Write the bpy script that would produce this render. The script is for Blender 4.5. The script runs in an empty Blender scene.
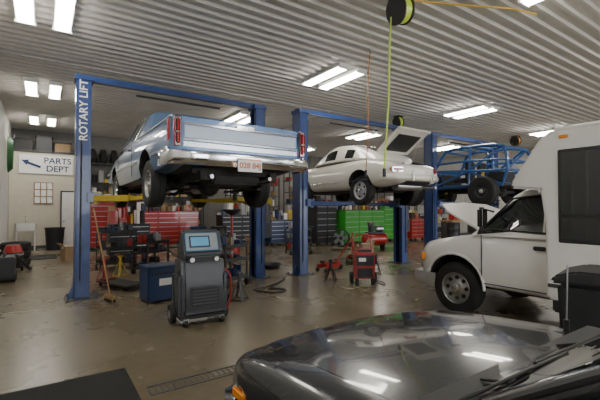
import bpy, bmesh, math, random
from mathutils import Vector, Matrix, Euler
random.seed(7)
SC = bpy.context.scene
COL = SC.collection

# ---------------------------------------------------------------- materials
MATS = {}
def mat(name, col, rough=0.5, metal=0.0, coat=0.0, var=0.0, vscale=6.0, bump=0.0, bscale=40.0, emit=None, estr=0.0, trans=0.0, rvar=0.0):
    if name in MATS: return MATS[name]
    m = bpy.data.materials.new(name); m.use_nodes = True
    nt = m.node_tree; b = nt.nodes['Principled BSDF']
    b.inputs['Base Color'].default_value = (*col, 1)
    b.inputs['Roughness'].default_value = rough
    b.inputs['Metallic'].default_value = metal
    if coat: 
        b.inputs['Coat Weight'].default_value = coat
        b.inputs['Coat Roughness'].default_value = 0.04
    if trans: b.inputs['Transmission Weight'].default_value = trans
    if emit:
        b.inputs['Emission Color'].default_value = (*emit, 1)
        b.inputs['Emission Strength'].default_value = estr
    if var or rvar or bump:
        tc = nt.nodes.new('ShaderNodeTexCoord')
    if var or rvar:
        n = nt.nodes.new('ShaderNodeTexNoise'); n.inputs['Scale'].default_value = vscale
        n.inputs['Detail'].default_value = 6
        nt.links.new(tc.outputs['Object'], n.inputs['Vector'])
    if var:
        r = nt.nodes.new('ShaderNodeValToRGB')
        r.color_ramp.elements[0].position = 0.3; r.color_ramp.elements[1].position = 0.7
        r.color_ramp.elements[0].color = (*[c*(1-var) for c in col], 1)
        r.color_ramp.elements[1].color = (*[min(1, c*(1+var)) for c in col], 1)
        nt.links.new(n.outputs['Fac'], r.inputs['Fac']); nt.links.new(r.outputs['Color'], b.inputs['Base Color'])
    if rvar:
        mr = nt.nodes.new('ShaderNodeMapRange')
        mr.inputs['To Min'].default_value = max(0.02, rough-rvar); mr.inputs['To Max'].default_value = rough+rvar
        nt.links.new(n.outputs['Fac'], mr.inputs['Value']); nt.links.new(mr.outputs['Result'], b.inputs['Roughness'])
    if bump:
        n2 = nt.nodes.new('ShaderNodeTexNoise'); n2.inputs['Scale'].default_value = bscale
        nt.links.new(tc.outputs['Object'], n2.inputs['Vector'])
        bp = nt.nodes.new('ShaderNodeBump'); bp.inputs['Strength'].default_value = bump; bp.inputs['Distance'].default_value = 0.01
        nt.links.new(n2.outputs['Fac'], bp.inputs['Height']); nt.links.new(bp.outputs['Normal'], b.inputs['Normal'])
    MATS[name] = m
    return m

M_blk = mat('black_plastic', (.015,.015,.017), .5, var=.2)
M_rub = mat('tyre_rubber', (.013,.013,.013), .75, var=.2, bump=.3, bscale=60)
M_chr = mat('chrome', (.75,.75,.77), .12, 1.0)
M_stl = mat('brushed_steel', (.45,.45,.46), .35, 1.0, rvar=.08)
M_alu = mat('grey_aluminium', (.5,.5,.5), .45, .6, var=.1)
M_blu = mat('lift_blue_paint', (.012,.04,.16), .35, coat=.3, var=.15)
M_yel = mat('yellow_paint', (.46,.34,.03), .45, var=.15)
M_red = mat('tool_red_paint', (.34,.015,.01), .3, coat=.4, var=.1)
M_grn = mat('green_paint', (.04,.33,.03), .35, coat=.3, var=.1)
M_wht = mat('white_paint', (.72,.72,.7), .4, var=.04)
M_und = mat('dirty_underbody', (.025,.023,.021), .8, var=.4, vscale=9)
M_glass = mat('dark_window_glass', (.012,.014,.016), .04, coat=1.0)
M_card = mat('cardboard', (.30,.20,.11), .8, var=.12)
M_wood = mat('wood_handle', (.33,.20,.09), .6, var=.2)
M_tail = mat('red_lens', (.30,.015,.02), .15, coat=.6)
M_amb = mat('amber_lens', (.75,.25,.02), .2, coat=.5)
M_dgry = mat('dark_grey_plastic', (.045,.048,.053), .45, var=.1)
M_lgry = mat('light_grey_plastic', (.28,.29,.30), .45, var=.05)
M_dblue = mat('dark_blue_paint', (.012,.032,.10), .4, coat=.3, var=.15)

# ---------------------------------------------------------------- builder
def root(name, loc=(0,0,0), rz=0.0):
    e = bpy.data.objects.new(name, None); e.location = loc; e.rotation_euler = (0,0,rz)
    e.empty_display_size = .2
    COL.objects.link(e); return e

class P:
    def __init__(s, name, mats, parent=None, loc=(0,0,0), rot=(0,0,0)):
        s.name=name; s.mats = mats if isinstance(mats,(list,tuple)) else [mats]
        s.parent=parent; s.bm=bmesh.new(); s.loc=loc; s.rot=rot
    def _fin(s, vs, mi, bev, seg=2):
        fs=set(); es=set()
        for v in vs:
            fs.update(v.link_faces); es.update(v.link_edges)
        for f in fs: f.material_index=mi
        if bev>0:
            bmesh.ops.bevel(s.bm, geom=list(es), offset=bev, segments=seg, affect='EDGES', clamp_overlap=True)
    def box(s, c, sz, mi=0, bev=0, rot=(0,0,0), seg=2):
        M = Matrix.Translation(c) @ Euler(rot).to_matrix().to_4x4() @ Matrix.Diagonal((*sz,1))
        r = bmesh.ops.create_cube(s.bm, size=1, matrix=M)
        s._fin(r['verts'], mi, bev, seg); return s
    def bx(s, x0,x1,y0,y1,z0,z1, mi=0, bev=0):
        return s.box(((x0+x1)/2,(y0+y1)/2,(z0+z1)/2),(abs(x1-x0),abs(y1-y0),abs(z1-z0)),mi,bev)
    def beam(s, p0, p1, w, h, mi=0, bev=0):
        p0=Vector(p0); p1=Vector(p1); d=p1-p0; L=d.length
        q=d.to_track_quat('Y','Z').to_matrix().to_4x4()
        M=Matrix.Translation((p0+p1)/2)@q@Matrix.Diagonal((w,L,h,1))
        r=bmesh.ops.create_cube(s.bm,size=1,matrix=M); s._fin(r['verts'],mi,bev); return s
    def cyl(s, p0, p1, r, r2=None, mi=0, seg=18, bev=0):
        p0=Vector(p0); p1=Vector(p1); d=p1-p0
        q=d.to_track_quat('Z','Y').to_matrix().to_4x4()
        M=Matrix.Translation((p0+p1)/2)@q
        rr=bmesh.ops.create_cone(s.bm,cap_ends=True,segments=seg,radius1=r,radius2=r if r2 is None else r2,depth=d.length,matrix=M)
        s._fin(rr['verts'],mi,0); return s
    def sph(s, c, r, mi=0, sc=(1,1,1), seg=14):
        M=Matrix.Translation(c)@Matrix.Diagonal((*sc,1))
        rr=bmesh.ops.create_uvsphere(s.bm,u_segments=seg,v_segments=seg//2+1,radius=r,matrix=M)
        s._fin(rr['verts'],mi,0); return s
    def tube(s, pts, r, mi=0, seg=8, smooth=0):
        pts=[Vector(p) for p in pts]
        if smooth:
            out=[]
            n=len(pts)
            for i in range(n-1):
                a=pts[max(i-1,0)];b=pts[i];c=pts[i+1];d=pts[min(i+2,n-1)]
                for k in range(smooth):
                    t=k/smooth
                    out.append(.5*((2*b)+(c-a)*t+(2*a-5*b+4*c-d)*t*t+(3*b-a-3*c+d)*t**3))
            out.append(pts[-1]); pts=out
        rings=[]; up=Vector((.3,.2,1)).normalized()
        for i,p in enumerate(pts):
            t=(pts[min(i+1,len(pts)-1)]-pts[max(i-1,0)]).normalized()
            n=t.cross(up)
            if n.length<.05: n=t.cross(Vector((1,0,0)))
            n.normalize(); b=n.cross(t)
            up=b
            rings.append([p+n*r*math.cos(2*math.pi*k/seg)+b*r*math.sin(2*math.pi*k/seg) for k in range(seg)])
        s.loft(rings,lambda i,j:mi); return s
    def loft(s, rings, mf=None, cap=True, close=True):
        bm=s.bm; V=[[bm.verts.new(p) for p in r] for r in rings]
        n=len(rings[0]); fs=[]
        for i in range(len(V)-1):
            for j in range(n if close else n-1):
                k=(j+1)%n
                try: f=bm.faces.new((V[i][j],V[i][k],V[i+1][k],V[i+1][j]))
                except ValueError: continue
                f.material_index = mf(i,j) if mf else 0; fs.append(f)
        if cap and close:
            for idx,r in ((0,V[0]),(-1,V[-1])):
                try:
                    f=bm.faces.new(r); f.material_index=mf(0 if idx==0 else len(V)-2,-1) if mf else 0
                    fs.append(f)
                except ValueError: pass
        bmesh.ops.recalc_face_normals(bm,faces=fs)
        return s
    def lathe(s, prof, c, axis=(1,0,0), seg=28, mi=0, closed=False):
        c=Vector(c); ax=Vector(axis).normalized()
        u=ax.orthogonal().normalized(); v=ax.cross(u)
        bm=s.bm; rows=[]
        for (r,t) in prof:
            if r<1e-5: rows.append([bm.verts.new(c+ax*t)])
            else: rows.append([bm.verts.new(c+ax*t+(u*math.cos(2*math.pi*k/seg)+v*math.sin(2*math.pi*k/seg))*r) for k in range(seg)])
        fs=[]
        rng=range(len(rows) if closed else len(rows)-1)
        for i in rng:
            A=rows[i];B=rows[(i+1)%len(rows)]
            for k in range(seg):
                l=(k+1)%seg
                if len(A)==1 and len(B)==1: continue
                if len(A)==1: f=bm.faces.new((A[0],B[l],B[k]))
                elif len(B)==1: f=bm.faces.new((A[k],A[l],B[0]))
                else: f=bm.faces.new((A[k],A[l],B[l],B[k]))
                f.material_index=mi; fs.append(f)
        bmesh.ops.recalc_face_normals(bm,faces=fs)
        return s
    def prism(s, pts, x0, x1, mi=0, axis='x', bev=0):
        def mk(p,t):
            return (t,p[0],p[1]) if axis=='x' else ((p[0],t,p[1]) if axis=='y' else (p[0],p[1],t))
        A=[s.bm.verts.new(mk(p,x0)) for p in pts]; B=[s.bm.verts.new(mk(p,x1)) for p in pts]
        fs=[s.bm.faces.new(A),s.bm.faces.new(B)]
        n=len(pts)
        for i in range(n): fs.append(s.bm.faces.new((A[i],A[(i+1)%n],B[(i+1)%n],B[i])))
        for f in fs: f.material_index=mi
        bmesh.ops.recalc_face_normals(s.bm,faces=fs)
        if bev:
            es=set(e for f in fs for e in f.edges)
            bmesh.ops.bevel(s.bm,geom=list(es),offset=bev,segments=2,affect='EDGES',clamp_overlap=True)
        return s
    def done(s, sub=0, ang=38, smooth=True, cuts=None):
        me=bpy.data.meshes.new(s.name); s.bm.to_mesh(me); s.bm.free()
        for m in s.mats: me.materials.append(m)
        o=bpy.data.objects.new(s.name,me); COL.objects.link(o)
        o.location=s.loc; o.rotation_euler=s.rot
        if sub or cuts:
            if sub:
                md=o.modifiers.new('sub','SUBSURF'); md.levels=sub; md.render_levels=sub
            cs=[]
            for c in (cuts or []):
                cm=bpy.data.meshes.new('c'); c.bm.to_mesh(cm); c.bm.free(); 
                cm.materials.append(s.mats[c.ci if hasattr(c,'ci') else 0])
                co=bpy.data.objects.new('c',cm); COL.objects.link(co); cs.append(co)
                md=o.modifiers.new('b','BOOLEAN'); md.object=co; md.operation='DIFFERENCE'; md.solver='EXACT'
                try: md.material_mode='TRANSFER'
                except Exception: pass
            bpy.context.view_layer.update()
            dg=bpy.context.evaluated_depsgraph_get()
            nm=bpy.data.meshes.new_from_object(o.evaluated_get(dg))
            o.modifiers.clear(); o.data=nm; me=nm; nm.name=s.name
            for co in cs: bpy.data.objects.remove(co)
        if smooth:
            for p in me.polygons: p.use_smooth=True
            me.set_sharp_from_angle(angle=math.radians(ang))
        if s.parent: o.parent=s.parent
        return o

def text(body, size, loc, rot, m, parent, name, ext=.002, align='CENTER'):
    c=bpy.data.curves.new(name,'FONT'); c.body=body; c.size=size; c.extrude=ext; c.align_x=align; c.align_y='CENTER'; c.offset=size*.012
    o=bpy.data.objects.new(name,c); COL.objects.link(o); o.location=loc; o.rotation_euler=rot
    c.materials.append(m); o.parent=parent; return o

# ================================================================ ROOM
CH=4.6; XL=-1.0; XR=21.0; YB=18.2; YF=-5.5
fm=bpy.data.materials.new('sealed_concrete_floor'); fm.use_nodes=True
nt=fm.node_tree; B=nt.nodes['Principled BSDF']
tc=nt.nodes.new('ShaderNodeTexCoord')
n1=nt.nodes.new('ShaderNodeTexNoise'); n1.inputs['Scale'].default_value=.6; n1.inputs['Detail'].default_value=5
n2=nt.nodes.new('ShaderNodeTexNoise'); n2.inputs['Scale'].default_value=9; n2.inputs['Detail'].default_value=12
nt.links.new(tc.outputs['Object'],n1.inputs['Vector']); nt.links.new(tc.outputs['Object'],n2.inputs['Vector'])
mx=nt.nodes.new('ShaderNodeMath'); mx.operation='ADD'
ml=nt.nodes.new('ShaderNodeMath'); ml.operation='MULTIPLY'; ml.inputs[1].default_value=.45
nt.links.new(n2.outputs['Fac'],ml.inputs[0]); nt.links.new(n1.outputs['Fac'],mx.inputs[0]); nt.links.new(ml.outputs[0],mx.inputs[1])
cr=nt.nodes.new('ShaderNodeValToRGB')
cr.color_ramp.elements[0].position=.45; cr.color_ramp.elements[0].color=(.115,.092,.058,1)
cr.color_ramp.elements[1].position=.98; cr.color_ramp.elements[1].color=(.195,.162,.108,1)
nt.links.new(mx.outputs[0],cr.inputs['Fac']); nt.links.new(cr.outputs['Color'],B.inputs['Base Color'])
mr=nt.nodes.new('ShaderNodeMapRange'); mr.inputs['To Min'].default_value=.21; mr.inputs['To Max'].default_value=.34
nt.links.new(n1.outputs['Fac'],mr.inputs['Value']); nt.links.new(mr.outputs['Result'],B.inputs['Roughness'])
P('floor',fm).bx(XL,XR,YF,YB,-.1,0).done(smooth=False)
M_out=mat('outdoor_concrete',(.42,.41,.38),.85,var=.1)
P('ground',M_out).bx(-30,50,-40,YF,-.12,-.02).done(smooth=False)

M_ceil=mat('white_ribbed_steel',(.58,.565,.53),.38,.1,var=.06,vscale=2)
c=P('ceiling',M_ceil)
y=YF; prof=[]
while y<YB:
    prof+=[(y,CH),(y+.12,CH),(y+.14,CH-.045),(y+.19,CH-.045),(y+.21,CH)]
    y+=.23
prof=[p for p in prof if p[0]<=YB]
rings=[[(x,p[0],p[1]) for p in prof] for x in (XL,XR)]
c.loft(rings,close=False)
c.bx(XL,XR,YF,YB,CH+.02,CH+.1)
c.done(smooth=False)

M_wall=mat('white_steel_wall',(.56,.55,.51),.5,.05,var=.05)
M_wdk=mat('grey_steel_wall',(.19,.183,.17),.5,.1,var=.08)
def ribwall(name, axis, pos, a0,a1,z0,z1, m, inward, th=.1, sp=.3):
    w=P(name,m)
    if axis=='x':
        w.bx(min(pos,pos-inward*th),max(pos,pos-inward*th),a0,a1,z0,z1)
        t=a0
        while t<a1-.05:
            w.bx(pos,pos+inward*.02,t,t+.05,z0,z1); t+=sp
    else:
        w.bx(a0,a1,min(pos,pos-inward*th),max(pos,pos-inward*th),z0,z1)
        t=a0
        while t<a1-.05:
            w.bx(t,t+.05,pos,pos+inward*.02,z0,z1); t+=sp
    return w.done(smooth=False)
ribwall('wall_left','x',XL,YF,YB,0,CH,M_wall,1)
ribwall('wall_back','y',YB,XL,XR,0,CH,M_wdk,-1)
ribwall('wall_right','x',XR,YF,YB,0,CH,M_wall,-1)
w=P('wall_front',M_wall)
doors=[(-.2,3.6),(4.9,8.7),(10.0,13.8),(15.1,18.9)]
x=XL
for d0,d1 in doors:
    w.bx(x,d0,YF-.15,YF,0,CH); w.bx(d0,d1,YF-.15,YF,3.9,CH); x=d1
w.bx(x,XR,YF-.15,YF,0,CH)
w.done(smooth=False)
tr=P('trim_1',M_dgry)
for d0,d1 in doors:
    tr.bx(d0-.08,d0,YF,YF+.03,0,3.98).bx(d1,d1+.08,YF,YF+.03,0,3.98).bx(d0-.08,d1+.08,YF,YF+.03,3.9,3.98)
tr.done(smooth=False)
P('baseboard_left',M_dgry).bx(XL+.02,XL+.04,YF,YB-1.25,0,.12).done(smooth=False)

M_off=mat('office_wall_panel',(.56,.52,.43),.6,var=.04)
OX1=1.3; OY=17.0
o=P('wall_office',[M_off,M_dgry])
o.bx(XL,OX1,OY,YB,0,3.55).bx(XL,OX1+.05,OY-.05,YB,3.55,3.62,1)
o.bx(XL,OX1,OY-.015,OY,0,.12,1)
o.done(smooth=False)
r=root('door_1',(.93,OY-.02,0))
P('panel',M_wht,r).bx(-.3,.3,-.03,0,.02,2.1).done()
P('frame',M_dgry,r).bx(-.35,-.3,-.04,0,0,2.15).bx(.3,.35,-.04,0,0,2.15).bx(-.35,.35,-.04,0,2.1,2.15).done()
P('knob',M_stl,r).sph((-.24,-.07,1.0),.035).done()
r=root('parts_department_sign',(.15,OY-.03,3.1))
M_sgn=mat('sign_white',(.78,.78,.76),.5); M_sb=mat('sign_blue',(.01,.03,.11),.5)
P('board',M_sgn,r).bx(-.85,.82,-.02,.01,-.34,.34).done()
text('PARTS',.31,(.33,-.03,.15),(math.pi/2,0,0),M_sb,r,'letters_1')
text('DEPT',.31,(.33,-.03,-.15),(math.pi/2,0,0),M_sb,r,'letters_2')
P('arrow',M_sb,r).beam((-.65,-.03,.08),(-.2,-.03,-.1),.02,.08).prism([(-.78,.14),(-.55,.16),(-.62,-.04)],-.035,-.02,axis='y').done()
r=root('notice_board',(.05,OY-.02,2.05))
P('board',M_card,r).bx(-.3,.3,-.02,0,-.4,.4).done()
pp=P('papers',M_sgn,r)
for i in range(3):
    for j in range(3): pp.box((-.19+i*.19,-.026,-.26+j*.26),(.15,.006,.22),rot=(0,random.uniform(-.08,.08),0))
pp.done()
r=root('trash_can',(.4,16.2,0))
P('bin',M_blk,r).lathe([(0,0),(.25,0),(.3,.75),(.32,.76),(.32,.8),(.28,.8),(.25,.1),(0,.1)],(0,0,0),(0,0,1)).done()
r=root('utility_sink',(-.45,16.5,0))
P('basin',M_wht,r).bx(-.3,.3,-.25,.25,.7,.76,0,.01).bx(-.3,-.27,-.25,.25,.76,.95).bx(.27,.3,-.25,.25,.76,.95).bx(-.3,.3,-.25,-.22,.76,.95).bx(-.3,.3,.22,.25,.76,.95).done()
P('legs',M_wht,r).bx(-.28,-.24,-.22,-.18,0,.7).bx(.24,.28,-.22,-.18,0,.7).bx(-.28,-.24,.18,.22,0,.7).bx(.24,.28,.18,.22,0,.7).done()
P('faucet',M_chr,r).tube([(0,.2,.95),(0,.2,1.15),(0,.05,1.2),(0,0,1.12)],.015).done()
r=root('storage_bins',(0,17.5,3.63))
sb=P('bins',[M_blk,M_dgry,M_card],r)
for i,(xx,wd,h) in enumerate([(-.6,.6,.4),(.05,.5,.55),(.65,.55,.35)]):
    sb.box((xx,0,h/2),(wd,.6,h),i%3,.02).box((xx,0,h+.02),(wd+.05,.65,.04),i%2,.01)
sb.done()
r=root('green_garden_hose',(XL+.11,15.2,3.2))
hp=P('coil',mat('hose_green',(.03,.13,.04),.5),r)
for k in range(4):
    hp.tube([(.03*k,math.cos(t*.3142)*(.4-.03*k),math.sin(t*.3142)*(.55-.03*k)) for t in range(21)],.025)
hp.done()
P('hook',M_stl,r).tube([(-.08,0,.56),(.13,0,.54),(.14,0,.64)],.015).done()
r=root('framed_poster',(XL+.03,12.6,1.7))
P('frame',M_blu,r).bx(0,.03,-.5,-.45,-.5,.5).bx(0,.03,.45,.5,-.5,.5).bx(0,.03,-.5,.5,.45,.5).bx(0,.03,-.5,.5,-.5,-.45).done()
P('poster',M_sgn,r).bx(0,.01,-.45,.45,-.45,.45).done()

# ---------------------------------------------------------------- fluorescent fixtures
M_em=mat('fluorescent_lens',(.9,.9,.88),.4,emit=(1,.955,.86),estr=32)
for ax in (0.0,5.5,11.0,16.6):
    for by in (-3,2.0,6.75,11.5,16.0):
        if ax==0.0 and by==16.0: by=15.6
        r=root('fluorescent_light',(ax,by,CH-.06))
        h=P('housings',M_wht,r); l=P('lenses',M_em,r)
        for sx in (-.25,.25):
            h.bx(sx-.13,sx+.13,-.68,.68,-.06,.0,0,.008)
            h.bx(sx-.14,sx+.14,-.70,-.67,-.1,.0).bx(sx-.14,sx+.14,.67,.70,-.1,.0)
            l.bx(sx-.105,sx+.105,-.66,.66,-.095,-.062,0,.01)
        h.done(smooth=False); l.done(smooth=False)
r=root('ceiling_conduit',(0,0,0))
P('pipe',M_alu,r).tube([(XL+.03,9.3,CH-.07),(XR-.03,9.3,CH-.07)],.02).tube([(7.6,9.3,CH-.07),(7.6,YB-.1,CH-.07)],.02).done()

# ================================================================ LIFTS
def lift(name, xa, xb, y, armz, pads, cx, H=3.66, armm=M_blu, brand=False):
    r=root(name,(0,0,0))
    col=P('columns',M_blu,r); blk=P('baseplates',M_dgry,r); car=P('carriages',M_blu,r); arm=P('arms',armm,r); pd=P('pads',M_blk,r); cab=P('cables',M_blk,r)
    for x,sg in ((xa,1),(xb,-1)):
        col.bx(x-sg*.12,x-sg*.09,y-.15,y+.15,.0,H)
        col.bx(x-sg*.12,x+sg*.10,y-.15,y-.12,.0,H).bx(x-sg*.12,x+sg*.10,y+.12,y+.15,.0,H)
        col.bx(x+sg*.07,x+sg*.10,y-.15,y-.07,0,H).bx(x+sg*.07,x+sg*.10,y+.07,y+.15,0,H)
        col.bx(x-.14,x+.14,y-.17,y+.17,H-.03,H+.05)
        blk.bx(x-.24,x+.24,y-.24,y+.24,0,.02)
        for bx_ in (-.2,.2):
            for by_ in (-.2,.2): blk.cyl((x+bx_,y+by_,.02),(x+bx_,y+by_,.05),.018,seg=6)
        col.prism([(x-sg*.12,.02),(x-sg*.22,.02),(x-sg*.12,.25)],y-.01,y+.01,axis='y')
        blk.cyl((x,y,.05),(x,y,H-.1),.035)
        car.bx(x-.07,x+.07,y-.11,y+.11,armz-.1,armz+.75)
        car.bx(x+sg*.05,x+sg*.26,y-.2,y+.2,armz-.06,armz+.1,0,.01)
        for sy in (-1,1):
            px=cx-sg*pads[0]; py=y+sy*pads[1]
            a0=(x+sg*.18,y+sy*.14,armz); a1=(px,py,armz)
            mid=[a0[i]*.45+a1[i]*.55 for i in range(3)]
            arm.beam(a0,mid,.14,.1,0,.01); arm.beam(mid,(px,py,armz+.01),.1,.07,0,.01)
            pd.cyl((px,py,armz-.03),(px,py,armz+.09),.035); pd.cyl((px,py,armz+.09),(px,py,armz+.12),.075)
            arm.cyl((a0[0],a0[1],armz-.09),(a0[0],a0[1],armz+.1),.06)
        cab.tube([(x-sg*.04,y-.13,H),(x-sg*.04,y-.16,2.0),(x-sg*.04,y-.16,.3)],.012)
    col.bx(xa-.12,xb+.12,y-.07,y+.07,H+.0,H+.08)
    col.bx(xa,xb,y-.10,y-.07,H-.03,H+.0)
    cab.tube([(xa+.1,y-.12,H-.04),(xb-.1,y-.12,H-.04)],.012)
    cab.cyl((cx-.8,y,H-.12),(cx+.8,y,H-.12),.02)
    for q in (col,blk,car,arm,pd,cab): q.done()
    if brand:
        P('label',M_blu,r).bx(xa-.115,xa+.095,y-.158,y-.15,2.62,3.60).done()
        text('ROTARY LIFT',.17,(xa-.01,y-.162,3.12),(math.pi/2,-math.pi/2,0),M_sgn,r,'letters')
    p=P('power_unit',[M_dgry,M_blk],r); p.cyl((xb+.22,y,1.2),(xb+.22,y,1.6),.09); p.bx(xb+.13,xb+.31,y-.1,y+.1,.85,1.2,1,.02); p.done()
    return r
lift('two_post_lift',.57,3.86,7.35,1.66,(.62,1.15),2.2,armm=M_yel,brand=True)
lift('two_post_lift',4.84,8.15,7.1,1.60,(.55,.9),6.5)
lift('two_post_lift',9.5,12.85,7.1,1.62,(.5,.8),11.2)

# ================================================================ VEHICLE HELPERS
def wheel(parent, name, x, y, z, r, w, side, ri=None, rimm=M_alu, cap=M_chr, holes=5, white=False):
    ri=ri or r*.62
    p=P(name,[M_rub,rimm,cap,M_blk],parent)
    p.lathe([(ri,-w*.42),(r*.86,-w*.5),(r*.96,-w*.44),(r,-w*.34),(r,-w*.05),(r*.975,-w*.03),(r*.975,w*.03),(r,w*.05),(r,w*.34),(r*.96,w*.44),(r*.86,w*.5),(ri,w*.42)],(x,y,z),(1,0,0),36,0,True)
    o=side*w*.42
    p.lathe([(ri*1.0,o),(ri*.98,o*1.04),(ri*.9,o*.95),(ri*.86,o*.55),(ri*.6,o*.5),(ri*.42,o*.75),(ri*.3,o*.8)],(x,y,z),(1,0,0),30,1)
    p.lathe([(ri*.3,o*.8),(ri*.27,o*.98),(ri*.15,o*1.08),(0,o*1.1)],(x,y,z),(1,0,0),20,2)
    p.lathe([(ri,-o),(ri*.9,-o*.9),(ri*.85,o*.3),(0,o*.3)],(x,y,z),(1,0,0),24,3)
    for k in range(holes):
        a=2*math.pi*k/holes
        c=(x+o*.6,y+math.cos(a)*ri*.67,z+math.sin(a)*ri*.67)
        p.cyl((c[0]-side*.02,c[1],c[2]),(c[0]+side*.008,c[1],c[2]),ri*.13,mi=3,seg=12)
    return p.done()

def ring(y,w,zb,zt,tum=.03,crown=.02,cr=.0):
    h=zt-zb
    half=[(w*.80,zb),(w*.95,zb+.04),(w-.01,zb+.25*h),(w,zb+.55*h),(w-.005,zb+.62*h),(w-tum,zt-.05),(w-tum-.05,zt),(w*.5,zt+crown*.8)]
    pts=[(x,y,z) for x,z in half]+[(0,y,zt+crown)]+[(-x,y,z) for x,z in reversed(half)]+[(0,y,zb)]
    return pts

def greenhouse(parent, name, rows, paint, glass, sidewin, topwin, sub=0):
    p=P(name,[paint,glass],parent)
    rings=[]
    for (y,wb,z0,wt,zt) in rows:
        h=zt-z0
        half=[(wb,z0),(wb+(wt-wb)*.12,z0+h*.12),(wb+(wt-wb)*.85,z0+h*.82),(wt-.03,z0+h*.95),(wt-.12,zt)]
        rings.append([(x,y,z) for x,z in half]+[(wt*.35,y,zt+.012),(-wt*.35,y,zt+.012)]+[(-x,y,z) for x,z in reversed(half)])
    n=len(rings[0])
    def mf(i,j):
        if j==1 or j==n-3: return 1 if i in sidewin else 0
        if j in (4,5,6): return 1 if i in topwin else 0
        return 0
    p.loft(rings,mf)
    return p.done(sub=sub,ang=30)

def archcut(y,z,r,x0,x1,ci=1):
    c=P('cut',M_und); c.cyl((x0,y,z),(x1,y,z),r,seg=40); c.ci=ci; return c
def boxcut(x0,x1,y0,y1,z0,z1,ci=1):
    c=P('cut',M_und); c.bx(x0,x1,y0,y1,z0,z1); c.ci=ci; return c

# ================================================================ BLUE PICKUP COUPE
M_lb=mat('light_blue_metallic',(.125,.215,.39),.28,.35,coat=.8,var=.03)
M_lb2=mat('brushed_tailgate_panel',(.34,.385,.45),.35,.5,coat=.3)
M_slv=mat('silver_trim',(.62,.64,.66),.25,.9)
r=root('blue_pickup_coupe',(2.2,4.55,1.60))
secs=[(0,.90,.50,.99,.03),(.04,.955,.44,1.0,.03),(.5,.975,.38,1.0,.03),(1.25,.985,.36,1.0,.03),(1.95,.985,.32,.99,.03),(2.8,.985,.3,.98,.03),(3.6,.98,.3,.96,.04),(4.3,.97,.34,.94,.05),(4.85,.95,.40,.90,.05),(5.0,.92,.46,.86,.05)]
p=P('body',[M_lb,M_und],r)
p.loft([ring(y,w,zb,zt,t) for y,w,zb,zt,t in secs],lambda i,j:1 if j in (16,17) else 0)
WZ=.25
cuts=[archcut(yy,WZ+.09,.41,sx*.62,sx*1.2) for yy in (1.27,4.12) for sx in (-1,1)]+[boxcut(-.8,.8,.10,1.95,.62,1.3)]
p.done(cuts=cuts)
p=P('side_trim',[M_slv],r)
for sx in (-1,1):
    for y0,y1 in ((.06,.84),(1.70,3.68),(4.56,4.85)): p.bx(sx*.975,sx*.995,y0,y1,.60,.635)
    p.tube([(sx*.93,.05,1.01),(sx*.93,1.95,1.005)],.014)
p.done()
greenhouse(r,'cab',[(1.35,.93,.97,.90,1.0),(1.98,.92,.97,.70,1.46),(2.06,.92,.97,.69,1.52),(2.25,.92,.97,.68,1.54),(2.95,.92,.97,.67,1.53),(3.0,.92,.97,.67,1.50),(3.5,.92,.96,.86,1.02),(3.56,.92,.95,.9,.96)],M_lb,M_glass,{3},{5})
p=P('rear_window',[M_glass],r); p.prism([(1.93,1.05),(1.96,1.42),(2.0,1.42),(2.0,1.05)],-.62,.62); p.done()
p=P('window_trim',[M_chr],r)
for sx in (-1,1): p.tube([(sx*.92,2.25,1.02),(sx*.73,2.25,1.45),(sx*.72,2.95,1.45),(sx*.9,3.42,1.04),(sx*.92,2.25,1.02)],.012)
p.done()
p=P('door_lines',[M_und,M_chr],r)
for sx in (-1,1):
    p.bx(sx*.981,sx*.988,2.16,2.17,.42,.92).bx(sx*.981,sx*.987,3.52,3.53,.42,.90)
    p.box((sx*.99,2.32,.86),(.03,.14,.03),1,.008)
p.done()
p=P('tailgate',[M_lb,M_lb2,M_slv,M_chr],r)
p.bx(-.83,.83,-.02,.09,.60,1.0,0,.012)
p.bx(-.80,.80,-.032,-.02,.745,.90,1,.004)
p.bx(-.81,.81,-.042,-.028,.905,.93,3).bx(-.81,.81,-.042,-.028,.715,.74,3)
p.bx(-.81,.81,-.036,-.028,.64,.70,2)
p.bx(-.12,.12,-.05,-.03,.93,.965,3)
p.done()
p=P('tail_lights',[M_tail,M_chr],r)
for sx in (-1,1):
    p.box((sx*.885,-.03,.81),(.085,.07,.36),1,.012); p.box((sx*.885,-.062,.81),(.05,.03,.30),0,.012)
    p.box((sx*.885,-.07,.80),(.06,.03,.012),1); p.box((sx*.975,.02,.83),(.02,.06,.25),0,.005)
p.done()
p=P('rear_bumper',[M_chr,M_blk],r)
rings=[]
for x,dy in ((-1.01,.45),(-1.0,.12),(-.93,.03),(-.5,0),(0,-.015),(.5,0),(.93,.03),(1.0,.12),(1.01,.45)):
    rings.append([(x,-.06+dy,.42),(x*1.01,-.13+dy,.45),(x*1.01,-.15+dy,.50),(x*1.01,-.14+dy,.575),(x,-.06+dy,.60),(x*.97,-.04+dy,.5)])
p.loft(rings); p.done(ang=60)
p=P('licence_plate',[M_sgn,M_blk,M_amb],r); p.bx(-.17,.17,-.185,-.165,.36,.53,0,.004).bx(-.165,.165,-.187,-.184,.505,.525,2).box((-.21,-.165,.44),(.05,.04,.06),2,.01); p.done()
text('028 84J',.10,(0,-.188,.435),(math.pi/2,0,0),mat('plate_orange',(.5,.10,.02),.5),r,'plate_digits')
for nm,xx,yy,ss in (('wheel_rl',-.84,1.27,-1),('wheel_rr',.84,1.27,1),('wheel_fl',-.84,4.12,-1),('wheel_fr',.84,4.12,1)):
    wheel(r,nm,xx,yy,WZ,.345,.21,ss,ri=.2,rimm=M_stl)
p=P('chassis',[M_und,M_stl],r)
p.bx(-.62,.62,.2,4.7,.34,.45).bx(-.55,-.45,.1,4.8,.26,.38).bx(.45,.55,.1,4.8,.26,.38)
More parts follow.
